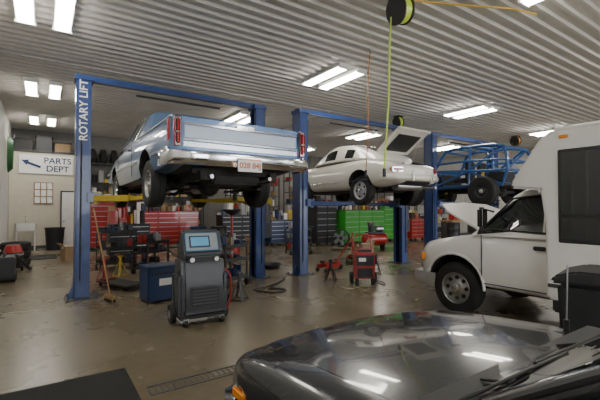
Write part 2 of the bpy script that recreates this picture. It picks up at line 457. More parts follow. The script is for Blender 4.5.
p.cyl((-.75,1.27,WZ),(.75,1.27,WZ),.045); p.sph((0,1.27,WZ),.17); p.cyl((0,1.3,WZ),(0,3.2,.33),.04)
for sx in (-1,1):
    p.box((sx*.56,1.27,WZ-.06),(.07,1.3,.035)); p.cyl((sx*.5,1.4,.2),(sx*.42,1.5,.55),.03)
    p.cyl((sx*.3,2.2,.26),(sx*.3,2.8,.26),.09,mi=1); p.tube([(sx*.3,3.5,.26),(sx*.3,1.9,.26),(sx*.34,1.5,.40),(sx*.34,1.0,.40),(sx*.4,.5,.3),(sx*.42,.05,.3)],.028,1,smooth=4)
p.bx(-.35,.35,.2,.8,.22,.36,0,.03); p.cyl((0,3.2,.3),(0,3.9,.34),.16); p.cyl((-.75,4.12,WZ),(.75,4.12,WZ),.04)
p.bx(-.3,.3,3.8,4.3,.2,.4,0,.04)
p.done()
p=P('front_bumper',[M_chr],r); p.bx(-.95,.95,5.0,5.12,.45,.58,0,.03).bx(-.8,.8,4.98,5.03,.62,.82); p.done()

# ================================================================ WHITE SPORTS COUPE
M_pw=mat('cream_white_paint',(.72,.70,.62),.25,coat=.7,var=.03)
r=root('white_sports_coupe',(6.5,5.15,1.69))
def pr(y,w,zb,zt,ty=.06):
    h=zt-zb
    half=[(w*.7,zb),(w*.92,zb+.05),(w*.99,zb+.28*h),(w,zb+.5*h),(w*.985,zb+.72*h),(w*.93,zb+.9*h),(w*.8,zt),(w*.45,zt+.01)]
    return [(x,y,z) for x,z in half]+[(0,y,zt+.012)]+[(-x,y,z) for x,z in reversed(half)]+[(0,y,zb)]
secs=[(0,.56,.38,.60),(.03,.68,.32,.67),(.18,.77,.28,.75),(.5,.82,.24,.84),(.95,.835,.22,.90),(1.4,.82,.2,.89),(1.8,.80,.2,.88),(2.5,.79,.2,.87),(2.9,.79,.2,.86),(3.2,.80,.22,.84),(3.6,.78,.26,.76),(3.9,.70,.3,.66),(4.1,.58,.34,.56),(4.15,.45,.38,.50)]
p=P('body',[M_pw,M_und],r); p.loft([pr(*s) for s in secs],lambda i,j:1 if j in (16,17) else 0)
cuts=[archcut(yy,.29,.355,sx*.55,sx*1.2) for yy in (.95,3.16) for sx in (-1,1)]+[boxcut(-.44,.44,.12,.66,.5,1.4)]
p.done(sub=2,cuts=cuts,ang=50)
# long fastback roofline
greenhouse(r,'cabin',[(.50,.58,.78,.46,.88),(.68,.64,.84,.48,.99),(.80,.68,.86,.50,1.05),(1.05,.72,.86,.53,1.155),(1.30,.735,.86,.555,1.24),(1.42,.74,.86,.56,1.27),(1.48,.74,.86,.57,1.285),(1.95,.74,.86,.58,1.32),(2.00,.74,.86,.58,1.32),(2.25,.74,.86,.57,1.28),(2.68,.73,.85,.62,.98),(2.85,.72,.84,.66,.86)],M_pw,M_glass,{4,5,7,8},{2,3,4,9},sub=1)
for i,(a,b) in enumerate(((1.08,1.50),(1.56,2.42))):
    pass
p=P('window_trim',[M_chr],r)
for sx in (-1,1):
    p.tube([(sx*.735,1.15,.90),(sx*.745,1.6,.895),(sx*.735,2.55,.885)],.010)
    p.tube([(sx*.79,.6,.42),(sx*.80,2.7,.40)],.012)
p.done()
p=P('engine_lid',[M_pw,M_blk,M_dgry],r,loc=(0,.74,1.04),rot=(math.radians(-34),0,0))
p.bx(-.50,.50,-.78,0,-.02,.015,0,.012).bx(-.36,.36,-.62,-.1,-.035,-.019,1,.005)
p.bx(-.50,.50,-.80,-.74,-.05,.0,0,.01)
for k in range(8): p.bx(-.25,.25,-.60+k*.04,-.58+k*.04,.015,.03,2)
p.done()
p=P('lid_strut',[M_stl],r); p.tube([(.4,.5,.84),(.4,.35,1.28)],.01); p.done()
p=P('engine',[M_dgry,M_blk,M_stl],r); p.bx(-.42,.42,.16,.64,.42,.56,1); p.cyl((0,.3,.66),(0,.5,.66),.15,mi=2); p.cyl((0,.28,.66),(0,.3,.66),.04,mi=1); p.box((.25,.4,.62),(.2,.3,.16),0,.03); p.cyl((-.28,.4,.55),(-.28,.4,.75),.1,mi=1); p.done()
p=P('rear_bumper',[M_pw,M_chr,M_blk],r)
rings=[]
for x,dy in ((-.8,.42),(-.76,.2),(-.66,.08),(-.4,.01),(0,-.01),(.4,.01),(.66,.08),(.76,.2),(.8,.42)):
    rings.append([(x*.97,.02+dy,.36),(x,-.06+dy,.38),(x*1.01,-.08+dy,.44),(x,-.05+dy,.50),(x*.97,.02+dy,.51)])
p.loft(rings)
for sx in (-1,1): p.box((sx*.3,-.09,.45),(.06,.06,.2),1,.02)
p.done(ang=60)
p=P('tail_lights',[M_tail,M_amb,M_chr],r)
for sx in (-1,1):
    p.box((sx*.60,.04,.59),(.24,.07,.1),0,.025,rot=(0,0,sx*.35)); p.box((sx*.72,.10,.59),(.07,.06,.09),1,.02,rot=(0,0,sx*.8)); p.box((sx*.60,.055,.59),(.27,.06,.13),2,.02,rot=(0,0,sx*.35))
p.done()
p=P('licence_plate',[M_sgn],r); p.bx(-.16,.16,-.02,0,.50,.60); p.done()
for nm,xx,yy,ss in (('wheel_rl',-.70,.95,-1),('wheel_rr',.70,.95,1),('wheel_fl',-.70,3.16,-1),('wheel_fr',.70,3.16,1)):
    wheel(r,nm,xx,yy,.19,.325,.19,ss,ri=.2,rimm=M_alu)
p=P('chassis',[M_und,M_stl],r)
p.bx(-.55,.55,.6,3.6,.2,.28); p.cyl((-.65,.95,.2),(.65,.95,.2),.035); p.bx(-.35,.35,.25,.8,.18,.4,0,.05); p.cyl((-.4,.3,.28),(.4,.3,.28),.1,mi=1); p.tube([(.3,.3,.28),(.45,.1,.24),(.45,-.08,.24)],.03,1)
p.bx(-.2,.2,.8,1.5,.16,.3,0,.05); p.cyl((-.65,3.16,.2),(.65,3.16,.2),.035); p.done()

# ================================================================ BLUE TUBE-FRAME OFF-ROADER
M_jb=mat('offroad_blue_paint',(.02,.09,.28),.3,coat=.5,var=.05)
r=root('blue_offroad_buggy',(11.35,5.5,1.62))
p=P('floor_tub',[M_jb,M_und],r)
p.prism([(.2,.5),(.2,.62),(1.0,.66),(1.1,.6),(2.1,.6),(2.2,.98),(3.3,.92),(3.4,.86),(3.4,.6),(2.3,.46),(1.0,.46)],-.52,.52,1,bev=.02)
p.prism([(2.2,.96),(2.25,1.02),(3.3,.97),(3.42,.88),(3.42,.80),(2.2,.90)],-.6,.6,0,bev=.015)
p.done()
p=P('tube_frame',[M_jb],r)
for sx in (-1,1):
    p.tube([(sx*.72,-.05,.95),(sx*.66,.1,1.62),(sx*.62,1.1,1.72),(sx*.62,1.95,1.66),(sx*.72,2.35,1.08),(sx*.7,3.4,.98)],.045,smooth=3)
    p.tube([(sx*.72,-.05,.95),(sx*.74,1.0,.98),(sx*.74,2.35,1.06)],.042)
    p.tube([(sx*.72,-.05,.95),(sx*.70,.1,.55),(sx*.72,2.3,.52),(sx*.7,3.4,.62),(sx*.7,3.4,.98)],.045)
    p.tube([(sx*.73,1.1,.55),(sx*.62,1.1,1.72)],.04); p.tube([(sx*.73,.0,1.25),(sx*.67,1.1,1.3),(sx*.72,2.2,1.28)],.035)
    p.tube([(sx*.73,1.1,.98),(sx*.64,.15,1.62)],.035); p.tube([(sx*.73,2.3,.55),(sx*.74,1.1,.98),(sx*.72,.1,.55)],.035); p.tube([(sx*.72,2.35,1.06),(sx*.72,2.3,.52)],.035)
for yy,zz,w in ((.1,1.62,.66),(1.1,1.72,.62),(1.95,1.66,.62),(-.05,.95,.72),(2.35,1.06,.72),(3.4,.98,.7)): p.tube([(-w,yy,zz),(w,yy,zz)],.04)
p.tube([(-.65,.1,1.62),(.62,1.1,1.72)],.03); p.tube([(.65,.1,1.62),(-.62,1.1,1.72)],.03)
p.tube([(-.72,-.05,.95),(.66,.1,1.6)],.03); p.tube([(-.72,0,1.25),(.72,0,1.25)],.03)
p.tube([(-.62,1.5,1.70),(.62,1.5,1.70)],.03)
p.done()
p=P('seats',[M_blk],r)
for sx in (-.32,.32): p.box((sx,1.55,.74),(.45,.45,.14),0,.04); p.box((sx,1.3,1.02),(.42,.12,.6),0,.04)
p.box((0,.5,.8),(.7,.5,.3),0,.05)
p.done()
for nm,xx,yy,ss in (('wheel_rl',-.90,.55,-1),('wheel_rr',.90,.55,1),('wheel_fl',-.90,3.05,-1),('wheel_fr',.90,3.05,1)):
    wheel(r,nm,xx,yy,.36,.42,.3,ss,ri=.2,rimm=M_dgry,cap=M_alu)
p=P('suspension',[M_und,M_yel],r); p.bx(-.45,-.35,-.05,3.4,.42,.52).bx(.35,.45,-.05,3.4,.42,.52).cyl((-.8,.55,.36),(.8,.55,.36),.05).cyl((-.8,3.05,.36),(.8,3.05,.36),.05).sph((.1,.55,.36),.15).sph((.2,3.05,.36),.15).bx(-.3,.3,1.3,2.1,.34,.5)
for sx in (-1,1):
    for yy in (.75,2.8): p.cyl((sx*.6,yy,.36),(sx*.55,yy,.95),.045,mi=1)
p.done()

# ================================================================ WHITE SHUTTLE VAN
M_vw=mat('van_white_paint',(.68,.67,.64),.3,coat=.5,var=.02)
r=root('white_shuttle_van',(5.83,-2.5,0))
p=P('passenger_body',[M_vw,M_blk],r)
p.prism([(0,.48),(0,2.22),(.12,2.38),(4.42,2.38),(4.56,2.28),(4.88,1.80),(4.88,1.74),(4.55,1.70),(4.5,1.3),(4.5,.48)],-1.13,1.13,0,bev=.05)
p.done(ang=30)
p=P('body_skirt',[M_blk,M_dgry],r); p.bx(-1.1,1.1,.1,4.45,.34,.49,0,.02).bx(-1.145,1.145,.02,4.47,.62,.66,1); p.done()
p=P('side_windows',[M_glass,M_blk],r)
for sx in (-1,1):
    for y0,y1 in ((.25,1.3),(1.36,2.4),(2.46,3.3),(3.36,4.36)):
        p.bx(sx*1.125,sx*1.14,y0,y1,1.12,2.14,1,.01); p.bx(sx*1.135,sx*1.147,y0+.03,y1-.03,1.42,2.10,0); p.bx(sx*1.135,sx*1.147,y0+.03,y1-.03,1.16,1.39,0)
p.done()
p=P('roof_rails',[M_vw],r); p.tube([(-1.1,.2,2.37),(-1.1,4.4,2.37)],.03).tube([(1.1,.2,2.37),(1.1,4.4,2.37)],.03)
p.bx(-.5,.5,1.0,2.0,2.38,2.5,0,.04); p.done()
p=P('marker_light',[M_amb],r); p.box((-1.135,4.3,2.28),(.02,.09,.04),0,.008); p.box((1.135,4.3,2.28),(.02,.09,.04),0,.008); p.done()
def vr(y,w,zb,zt):
    h=zt-zb
    half=[(w*.8,zb),(w*.97,zb+.05),(w-.005,zb+.3*h),(w,zb+.5*h),(w-.012,zb+.58*h),(w-.03,zb+.84*h),(w-.10,zt),(w*.5,zt+.025)]
    return [(x,y,z) for x,z in half]+[(0,y,zt+.03)]+[(-x,y,z) for x,z in reversed(half)]+[(0,y,zb)]
p=P('cab_body',[M_vw,M_und],r)
p.loft([vr(*s) for s in [(4.35,.98,.42,1.15),(4.7,.985,.42,1.15),(5.2,.985,.42,1.15),(5.45,.985,.42,1.14),(5.7,.98,.42,1.10),(5.95,.97,.42,1.055),(6.15,.95,.42,1.015),(6.28,.91,.44,.98),(6.38,.85,.47,.93),(6.45,.76,.50,.86),(6.47,.68,.53,.80)]])
p.done(cuts=[archcut(5.76,.40,.44,sx*.65,sx*1.2) for sx in (-1,1)]+[boxcut(-.68,.68,5.5,6.25,.8,1.3)],ang=50)
p=P('engine_bay',[M_und,M_dgry],r); p.bx(-.66,.66,5.55,6.22,.78,.85).box((0,5.85,.93),(.5,.5,.16),1,.04).box((.5,6.0,.93),(.2,.25,.15),0,.02).box((-.5,6.0,.93),(.25,.25,.15),1,.02); p.done()
p=P('hood',[M_vw,M_lgry],r,loc=(0,5.45,1.16),rot=(math.radians(27),0,0))
p.prism([(-.80,0),(-.78,.60),(-.62,.84),(0,.90),(.62,.84),(.78,.60),(.80,0)],0,.03,0,axis='z',bev=.01).bx(-.62,.62,.06,.7,-.02,0,1); p.done()
p=P('hood_prop',[M_stl],r); p.tube([(.6,6.2,1.0),(.6,6.05,1.42)],.01); p.done()
greenhouse(r,'cab_top',[(4.4,.965,1.13,.83,1.74),(4.52,.965,1.13,.83,1.76),(4.6,.965,1.13,.83,1.76),(4.83,.965,1.13,.82,1.75),(4.9,.965,1.13,.82,1.73),(5.0,.965,1.13,.81,1.68),(5.42,.955,1.13,.9,1.22),(5.5,.95,1.12,.92,1.15)],M_vw,M_glass,{2,3,4,5},{5})
p=P('door_details',[M_blk,M_dgry],r)
for sx in (-1,1):
    p.bx(sx*.982,sx*.99,4.50,4.512,.5,1.14,1).bx(sx*.982,sx*.99,5.33,5.342,.6,1.14,1).bx(sx*.98,sx*.99,4.5,5.34,.5,.512,1)
    p.box((sx*.99,4.62,1.02),(.03,.14,.05),0,.01)
    p.tube([(sx*.965,4.55,1.2),(sx*.86,4.6,1.66),(sx*.85,4.98,1.62),(sx*.93,5.36,1.22),(sx*.965,4.55,1.2)],.014,0)
    p.tube([(sx*.97,5.22,1.2),(sx*1.15,5.25,1.22),(sx*1.15,5.25,1.50),(sx*.92,5.2,1.45)],.014,0)
    p.box((sx*1.15,5.23,1.37),(.15,.07,.28),0,.03)
p.done()
p=P('mirror_glass',[M_chr],r)
for sx in (-1,1): p.box((sx*1.15,5.19,1.38),(.11,.006,.21))
p.done()
p=P('wheel_arch_trim',[M_vw],r)
for sx in (-1,1): p.tube([(sx*.975,5.76+.455*math.cos(t*math.pi/14),.40+.455*math.sin(t*math.pi/14)) for t in range(1,15)],.02)
p.done()
p=P('front_bumper',[M_alu,M_blk],r)
rings=[]
for x,dy in ((-1.0,-.30),(-.98,-.12),(-.90,.0),(0,.07),(.90,.0),(.98,-.12),(1.0,-.30)):
    rings.append([(x,6.36+dy,.34),(x,6.48+dy,.36),(x,6.52+dy,.46),(x,6.48+dy,.54),(x,6.34+dy,.54)])
p.loft(rings); p.done(ang=60)
p=P('front_lights',[M_chr,M_amb,M_blk],r)
for sx in (-1,1):
    p.box((sx*.66,6.44,.74),(.24,.08,.16),0,.02,rot=(0,0,-sx*.2)); p.box((sx*.85,6.36,.76),(.13,.12,.16),1,.02,rot=(0,0,-sx*.8))
p.bx(-.52,.52,6.43,6.485,.62,.84,2,.02); p.done()
for nm,xx,yy,ss in (('wheel_fl',-.84,5.76,-1),('wheel_fr',.84,5.76,1),('wheel_rl',-.95,1.3,-1),('wheel_rr',.95,1.3,1)):
    wheel(r,nm,xx,yy,.36,.36,.22,ss,ri=.22,rimm=M_stl,cap=M_chr,holes=8)
p=P('chassis',[M_und],r); p.bx(-.5,-.4,.2,6.2,.34,.48).bx(.4,.5,.2,6.2,.34,.48).cyl((-.8,5.76,.36),(.8,5.76,.36),.05).cyl((-.8,1.3,.36),(.8,1.3,.36),.07).bx(-.6,.6,4.4,5.3,.40,.5); p.done()

# ================================================================ DARK GREY SEDAN (foreground)
M_gp=mat('dark_grey_car_paint',(.042,.044,.049),.22,.4,coat=.8)
r=root('dark_grey_sedan',(1.64,-2.5,0))
def sr(y,w,zb,zt,cr=.022):
    h=zt-zb
    half=[(w*.8,zb),(w*.96,zb+.05),(w-.005,zb+.35*h),(w,zb+.6*h),(w-.008,zb+.8*h),(w-.03,zb+.93*h),(w-.09,zt),(w*.74,zt+cr*.4),(w*.62,zt+cr*1.1),(w*.3,zt+cr*1.7)]
    return [(x,y,z) for x,z in half]+[(0,y,zt+cr*1.9)]+[(-x,y,z) for x,z in reversed(half)]+[(0,y,zb)]
p=P('body',[M_gp,M_und],r)
p.loft([sr(*s) for s in [(0,.76,.4,.84),(.05,.8,.32,.88),(.8,.83,.22,.90),(1.6,.84,.2,.89),(2.6,.84,.2,.88),(3.2,.84,.2,.86),(3.5,.84,.2,.845),(3.9,.84,.22,.815),(4.15,.83,.25,.785),(4.32,.81,.28,.75),(4.44,.775,.32,.705),(4.51,.72,.34,.655),(4.54,.68,.36,.61)]])
p.done(sub=2,cuts=[archcut(yy,.33,.36,sx*.58,sx*1.2) for yy in (.85,3.6) for sx in (-1,1)]+[boxcut(-.668,-.664,3.3,4.36,.6,1.2),boxcut(.664,.668,3.3,4.36,.6,1.2)],ang=50)
greenhouse(r,'cabin',[(.55,.72,.87,.6,.9),(1.15,.73,.87,.56,1.25),(1.2,.74,.87,.56,1.28),(1.35,.75,.87,.57,1.31),(1.95,.76,.87,.58,1.34),(2.03,.76,.87,.58,1.34),(2.5,.76,.87,.57,1.31),(2.58,.76,.87,.57,1.29),(3.2,.75,.86,.68,.91),(3.27,.74,.85,.70,.87)],M_gp,M_glass,{3,5,6,7},{0,7})
p=P('window_trim',[M_blk],r)
for sx in (-1,1): p.tube([(sx*.77,.7,.9),(sx*.77,3.1,.89)],.012); p.tube([(sx*.735,3.2,.89),(sx*.56,2.56,1.31),(sx*.56,1.2,1.27)],.014)
p.bx(-.70,.70,3.2,3.30,.865,.893)
for x0 in (-.45,.15):
    p.tube([(x0+.1,3.26,.895),(x0-.02,3.10,.975)],.005); p.tube([(x0-.35,3.15,.955),(x0+.3,3.07,1.005)],.006)
p.done()
p=P('front_bumper',[M_gp,M_blk],r)
rings=[]
for x,dy in ((-.86,-.62),(-.85,-.22),(-.79,-.08),(-.6,.0),(0,.04),(.6,0),(.79,-.08),(.85,-.22),(.86,-.62)):
    rings.append([(x*.98,4.48+dy,.26),(x,4.54+dy,.3),(x,4.58+dy,.4),(x,4.57+dy,.5),(x*.98,4.48+dy,.52)])
p.loft(rings); p.done(ang=60)
p=P('lights',[M_amb,M_chr,M_tail],r)
for sx in (-1,1):
    p.box((sx*.822,4.24,.575),(.02,.13,.05),0,.008); p.box((sx*.54,4.52,.58),(.24,.05,.09),1,.015); p.bx(sx*.5,sx*.76,-.02,.03,.6,.8,2,.01)
p.done()
p=P('antenna',[M_stl,M_blk],r); p.cyl((.66,3.38,.85),(.66,3.38,.91),.014,mi=1); p.cyl((.66,3.38,.88),(.655,3.37,1.20),.004); p.done()
p=P('mirrors',[M_gp,M_blk],r)
for sx in (-1,1): p.box((sx*.90,2.88,.97),(.2,.11,.13),0,.035); p.box((sx*.8,2.9,.92),(.08,.08,.05),1,.01)
p.done()
for nm,xx,yy,ss in (('wheel_fl',-.73,3.6,-1),('wheel_fr',.73,3.6,1),('wheel_rl',-.73,.85,-1),('wheel_rr',.73,.85,1)):
    wheel(r,nm,xx,yy,.305,.305,.19,ss)

# ================================================================ A/C SERVICE MACHINE
r=root('refrigerant_service_machine',(1.76,4.98,0),rz=math.radians(-4)); r.scale=(1.05,1.05,1.0)
M_mg=mat('machine_grey',(.052,.055,.062),.4,var=.08)
p=P('cabinet',[M_mg,M_lgry,M_blk],r)
p.prism([(-.22,.12),(-.26,.2),(-.22,.62),(-.16,.86),(.2,.86),(.25,.6),(.25,.12)],-.27,.27,0,bev=.05)
p.prism([(-.17,.84),(-.20,.92),(-.08,1.20),(.05,1.22),(.18,.9),(.18,.84)],-.24,.24,0,bev=.03)
p.bx(-.30,-.22,-.2,.2,.1,.66,0,.03); p.bx(.22,.30,-.2,.2,.1,.66,0,.03)
p.bx(-.18,.18,-.27,-.235,.25,.5,2,.01)
p.bx(-.2,.2,-.215,-.19,.80,.88,2,.01)
for k in range(5): p.bx(-.15,.15,-.278,-.268,.28+k*.04,.295+k*.04,0)
p.done()
M_scr=mat('screen_blue',(.1,.25,.4),.2,emit=(.12,.35,.5),estr=.35)
ang=math.atan2(.12,.28)
p=P('screen',[M_scr,M_lgry,M_blk],r)
M4=(-ang,0,0)
p.box((-.02,-.155,1.06),(.40,.02,.24),1,.01,rot=M4); p.box((-.05,-.168,1.065),(.26,.01,.16),2,.003,rot=M4); p.box((-.05,-.174,1.067),(.22,.01,.12),0,.003,rot=M4)
for k in range(4): p.box((.12,-.178+k*.017,1.0+k*.04),(.03,.02,.02),2,.003,rot=M4)
p.done()
p=P('hoses_and_gauges',[M_sgn,M_blk,M_red,M_dblue],r)
for xx in (-.15,.15):
    p.cyl((xx,-.225,.84),(xx,-.205,.84),.032,mi=0); p.lathe([(.03,-.01),(.038,-.01),(.038,.01),(.03,.01)],(xx,-.22,.84),(0,1,0),20,1,True)
p.tube([(-.27,-.1,.7),(-.34,-.15,.6),(-.34,-.15,.3),(-.3,-.1,.15),(-.28,.0,.3),(-.3,.1,.6)],.011,1,smooth=4)
p.tube([(.27,-.1,.7),(.35,-.15,.6),(.36,-.15,.3),(.3,-.1,.12),(.28,.0,.3),(.3,.1,.6)],.011,2,smooth=4)
p.tube([(.27,.0,.7),(.38,-.05,.55),(.39,-.05,.35),(.33,-.0,.2),(.3,.1,.5)],.011,3,smooth=4)
p.done()
p=P('wheels',[M_rub,M_stl],r)
for sx in (-1,1):
    p.cyl((sx*.30,.05,.12),(sx*.36,.05,.12),.12,seg=24); p.cyl((sx*.36,.05,.12),(sx*.365,.05,.12),.055,mi=1)
    p.cyl((sx*.22-.02,-.2,.05),(sx*.22+.02,-.2,.05),.05); p.bx(sx*.22-.03,sx*.22+.03,-.23,-.17,.06,.12,1)
p.bx(-.3,.3,-.24,.24,.1,.14,0,.01)
p.done()
p=P('handle',[M_blk],r); p.tube([(-.22,.18,.95),(-.22,.32,1.02),(.22,.32,1.02),(.22,.18,.95)],.016); p.done()

# ================================================================ TOOL CHESTS
def chest(name, x,y,w,h,m,rows=6,cols=2,d=.6,rz=0,trim=M_stl,top=None):
    r=root(name,(x,y,0),rz)
    p=P('cabinet',[m,M_blk],r); p.bx(-w/2,w/2,-d/2,d/2,.13,h,0,.01); p.bx(-w/2-.01,w/2+.01,-d/2-.01,d/2+.01,h,h+.03,1,.005); p.done()
    q=P('drawers',[m,trim],r); cw=w/cols; ch=(h-.18)/rows
    for i in range(cols):
        for j in range(rows):
            x0=-w/2+i*cw; z0=.15+j*ch
            q.bx(x0+.015,x0+cw-.015,-d/2-.02,-d/2,z0+.01,z0+ch-.01,0,.004)
            q.bx(x0+.03,x0+cw-.03,-d/2-.035,-d/2-.018,z0+ch-.035,z0+ch-.018,1)
    q.done()
    k=P('casters',[M_rub,M_dgry],r)
    for sx in (-1,1):
        for sy in (-1,1):
            k.cyl((sx*(w/2-.1)-.02,sy*(d/2-.1),.055),(sx*(w/2-.1)+.02,sy*(d/2-.1),.055),.055); k.bx(sx*(w/2-.1)-.04,sx*(w/2-.1)+.04,sy*(d/2-.1)-.04,sy*(d/2-.1)+.04,.09,.13,1)
    k.done()
    if top:
        t=P('clutter',[M_card,M_blk,M_red,M_lgry,M_yel,M_dblue,M_wht],r)
        for row in (-.15,.12):
            xx=-w/2+.1
            while xx<w/2-.1:
                ww=random.uniform(.06,.24); hh=random.uniform(.06,top)*(1 if row<0 else 1.4)
                mi=random.randrange(7)
                if random.random()<.35: t.cyl((xx,row,h+.03),(xx,row,h+.03+hh),ww*.35,mi=mi)
                else: t.box((xx,row,h+.03+hh/2),(ww,.2,hh),mi,.01,rot=(0,0,random.uniform(-.3,.3)))
                xx+=ww+.05
        t.done()
    return r
chest('red_tool_chest',3.95,14.9,2.3,1.35,M_red,7,3,top=.3)
chest('red_tool_chest',2.0,15.3,1.2,1.8,M_red,9,2,top=.3)
chest('black_tool_chest',2.15,12.3,1.1,1.0,M_blk,6,1,top=.5)
chest('black_tool_chest',6.35,13.6,1.6,1.2,M_blk,6,2,top=.5)
chest('green_tool_chest',11.0,11.7,2.2,1.4,M_grn,6,3,top=.35)
chest('black_tool_chest',9.3,12.1,1.0,1.6,M_blk,6,2,top=.2)
chest('green_tool_chest',12.8,11.9,1.0,1.7,M_grn,7,1,top=.2)
chest('red_tool_chest',14.2,11.6,1.0,1.0,M_red,5,2,top=.3)
chest('blue_tool_chest',8.0,13.2,1.2,1.0,M_dblue,5,2,top=.5)

def shelf(x,y,w,h,n=4,d=.5,rz=0):
    r=root('storage_shelf',(x,y,0),rz)
    f=P('frame',M_dgry,r)
    for sx in (-1,1):
        for sy in (-1,1): f.box((sx*w/2,sy*d/2,h/2),(.04,.04,h))
    zs=[.12+i*(h-.5)/(n-1) for i in range(n)]
    for z in zs: f.box((0,0,z),(w+.04,d+.04,.03))
    f.done(smooth=False)
    t=P('stock',[M_card,M_blk,M_wht,M_lgry,M_yel,M_dblue,M_red,M_card,M_wht,M_blk],r)
    for z in zs:
        xx=-w/2+.06
        while xx<w/2-.2:
            ww=random.uniform(.1,.34); hh=random.uniform(.15,(h-.5)/(n-1)-.08)
            mi=random.randrange(10)
            if random.random()<.25: t.cyl((xx+ww/2,0,z+.015),(xx+ww/2,0,z+.015+hh),min(.12,ww*.4),mi=mi)
            else: t.box((xx+ww/2,random.uniform(-.05,.05),z+.015+hh/2),(ww,.35,hh),mi,.008)
            xx+=ww+.03
    t.done()
for (x,y,w,h,n) in ((2.7,17.6,2.2,2.9,5),(5.1,17.6,2.4,3.0,5),(7.8,15.2,2.4,2.9,6),(10.4,14.6,2.4,3.1,6),(13.1,14.4,2.4,3.1,6),(15.8,14.0,2.4,2.8,5),(18.4,13.6,2.2,2.6,5)):
    shelf(x,y,w,h,n)
r=root('workbench',(17.0,11.0,0))
P('top',M_wood,r).bx(-1.2,1.2,-.35,.35,.85,.92,0,.01).done()
P('legs',M_dgry,r).bx(-1.15,-1.05,-.3,.3,0,.85).bx(1.05,1.15,-.3,.3,0,.85).bx(-1.1,1.1,-.3,.3,.2,.24).done()
P('clutter',[M_red,M_blk],r).box((-.5,0,1.07),(.5,.3,.3),0,.02).box((.3,0,1.02),(.3,.25,.2),1,.02).done()
r=root('tyre_rack',(3.9,18.0,3.3))
P('rails',M_dgry,r).bx(-2.5,2.6,-.5,-.46,0,.04).bx(-2.5,2.6,-.14,-.1,0,.04).bx(-2.5,-2.45,-.5,.15,-.02,.04).bx(2.55,2.6,-.5,.15,-.02,.04).done()
p=P('tyres',[M_rub],r)
for k in range(12): p.lathe([(.19,-.09),(.29,-.1),(.33,-.06),(.33,.06),(.29,.1),(.19,.09)],(-2.2+k*.4,-.3,.31),(1,0,0),24,0,True)
p.done()

# ================================================================ FLOOR ITEMS
r=root('blue_parts_washer',(1.62,6.45,0),rz=.15)
P('cabinet',[M_dblue,M_sgn,M_blk],r).bx(-.27,.27,-.2,.2,.03,.54,0,.02).bx(-.29,.29,-.22,.22,.54,.58,0,.01).bx(-.1,.1,-.205,-.2,.27,.38,1).bx(-.25,.25,-.205,-.2,.45,.47,2).done()
P('feet',M_blk,r).bx(-.25,-.19,-.18,.18,0,.03).bx(.19,.25,-.18,.18,0,.03).done()
r=root('push_broom',(.92,6.75,0),rz=.3)
P('handle',M_wood,r).tube([(0,0,.1),(-.14,.3,1.5)],.013).done()
P('head',[M_wood,M_blk],r).bx(-.03,.03,-.15,.15,.07,.11,0,.01).bx(-.035,.035,-.15,.15,0,.07,1,.01).done()
def cart(name,x,y,rz,m,w=.8,h=.9,mats=None):
    r=root(name,(x,y,0),rz)
    f=P('frame',[m],r)
    for sx in (-1,1):
        for sy in (-1,1): f.box((sx*w/2,sy*.22,h/2+.05),(.03,.03,h-.1))
    for z in (.15,.5,h): f.box((0,0,z),(w+.03,.48,.02)); f.box((0,-.235,z+.03),(w,.01,.06)); f.box((0,.235,z+.03),(w,.01,.06))
    f.tube([(w/2,-.2,h),(w/2+.12,-.2,h+.08),(w/2+.12,.2,h+.08),(w/2,.2,h)],.012)
    f.done()
    k=P('casters',[M_rub],r)
    for sx in (-1,1):
        for sy in (-1,1): k.cyl((sx*w/2-.02,sy*.22,.06),(sx*w/2+.02,sy*.22,.06),.06)
    k.done()
    t=P('tools',[M_blk,M_dgry,M_card,M_lgry,M_dblue,M_blk,M_red],r)
    for z in (.16,.51,h+.01):
        for i in range(6):
            hh=random.uniform(.05,.24); t.box((-w/2+.08+i*w/6.5,random.uniform(-.12,.12),z+hh/2),(random.uniform(.06,.14),.16,hh),random.randrange(7),.01,rot=(0,0,random.uniform(-.4,.4)))
    t.cyl((.1,-.05,h+.01),(.1,-.05,h+.25),.04,mi=3)
    t.done()
cart('tool_cart',1.55,10.4,.1,M_blk)
cart('tool_cart',3.0,6.9,.4,M_dgry,.6,.75)
cart('tool_cart',7.0,10.4,-.2,M_blk,.7,.8)
cart('tool_cart',2.1,9.2,.5,M_blk,.6,.7)
r=root('red_battery_charger',(5.3,5.55,0),rz=math.radians(-35))
P('body',[M_red,M_blk,M_sgn,M_lgry],r).bx(-.2,.2,-.16,.16,.12,.62,0,.02).bx(-.17,.17,-.17,-.158,.38,.58,1).bx(-.12,.02,-.175,-.168,.46,.53,2).bx(-.15,.15,-.17,-.158,.15,.33,1).box((0,0,.66),(.3,.22,.08),1,.02).done()
P('handle',M_red,r).tube([(-.18,.15,.15),(-.18,.2,.85),(-.1,.22,.95),(.1,.22,.95),(.18,.2,.85),(.18,.15,.15)],.014).done()
P('wheels',M_rub,r).cyl((-.26,.1,.11),(-.2,.1,.11),.11).cyl((.2,.1,.11),(.26,.1,.11),.11).bx(-.18,-.12,-.15,-.1,0,.13).bx(.12,.18,-.15,-.1,0,.13).done()
P('cables',M_blk,r).tube([(.1,-.17,.3),(.2,-.3,.1),(.35,-.25,.02),(.4,0,.02),(.3,.2,.02)],.012,smooth=4).done()
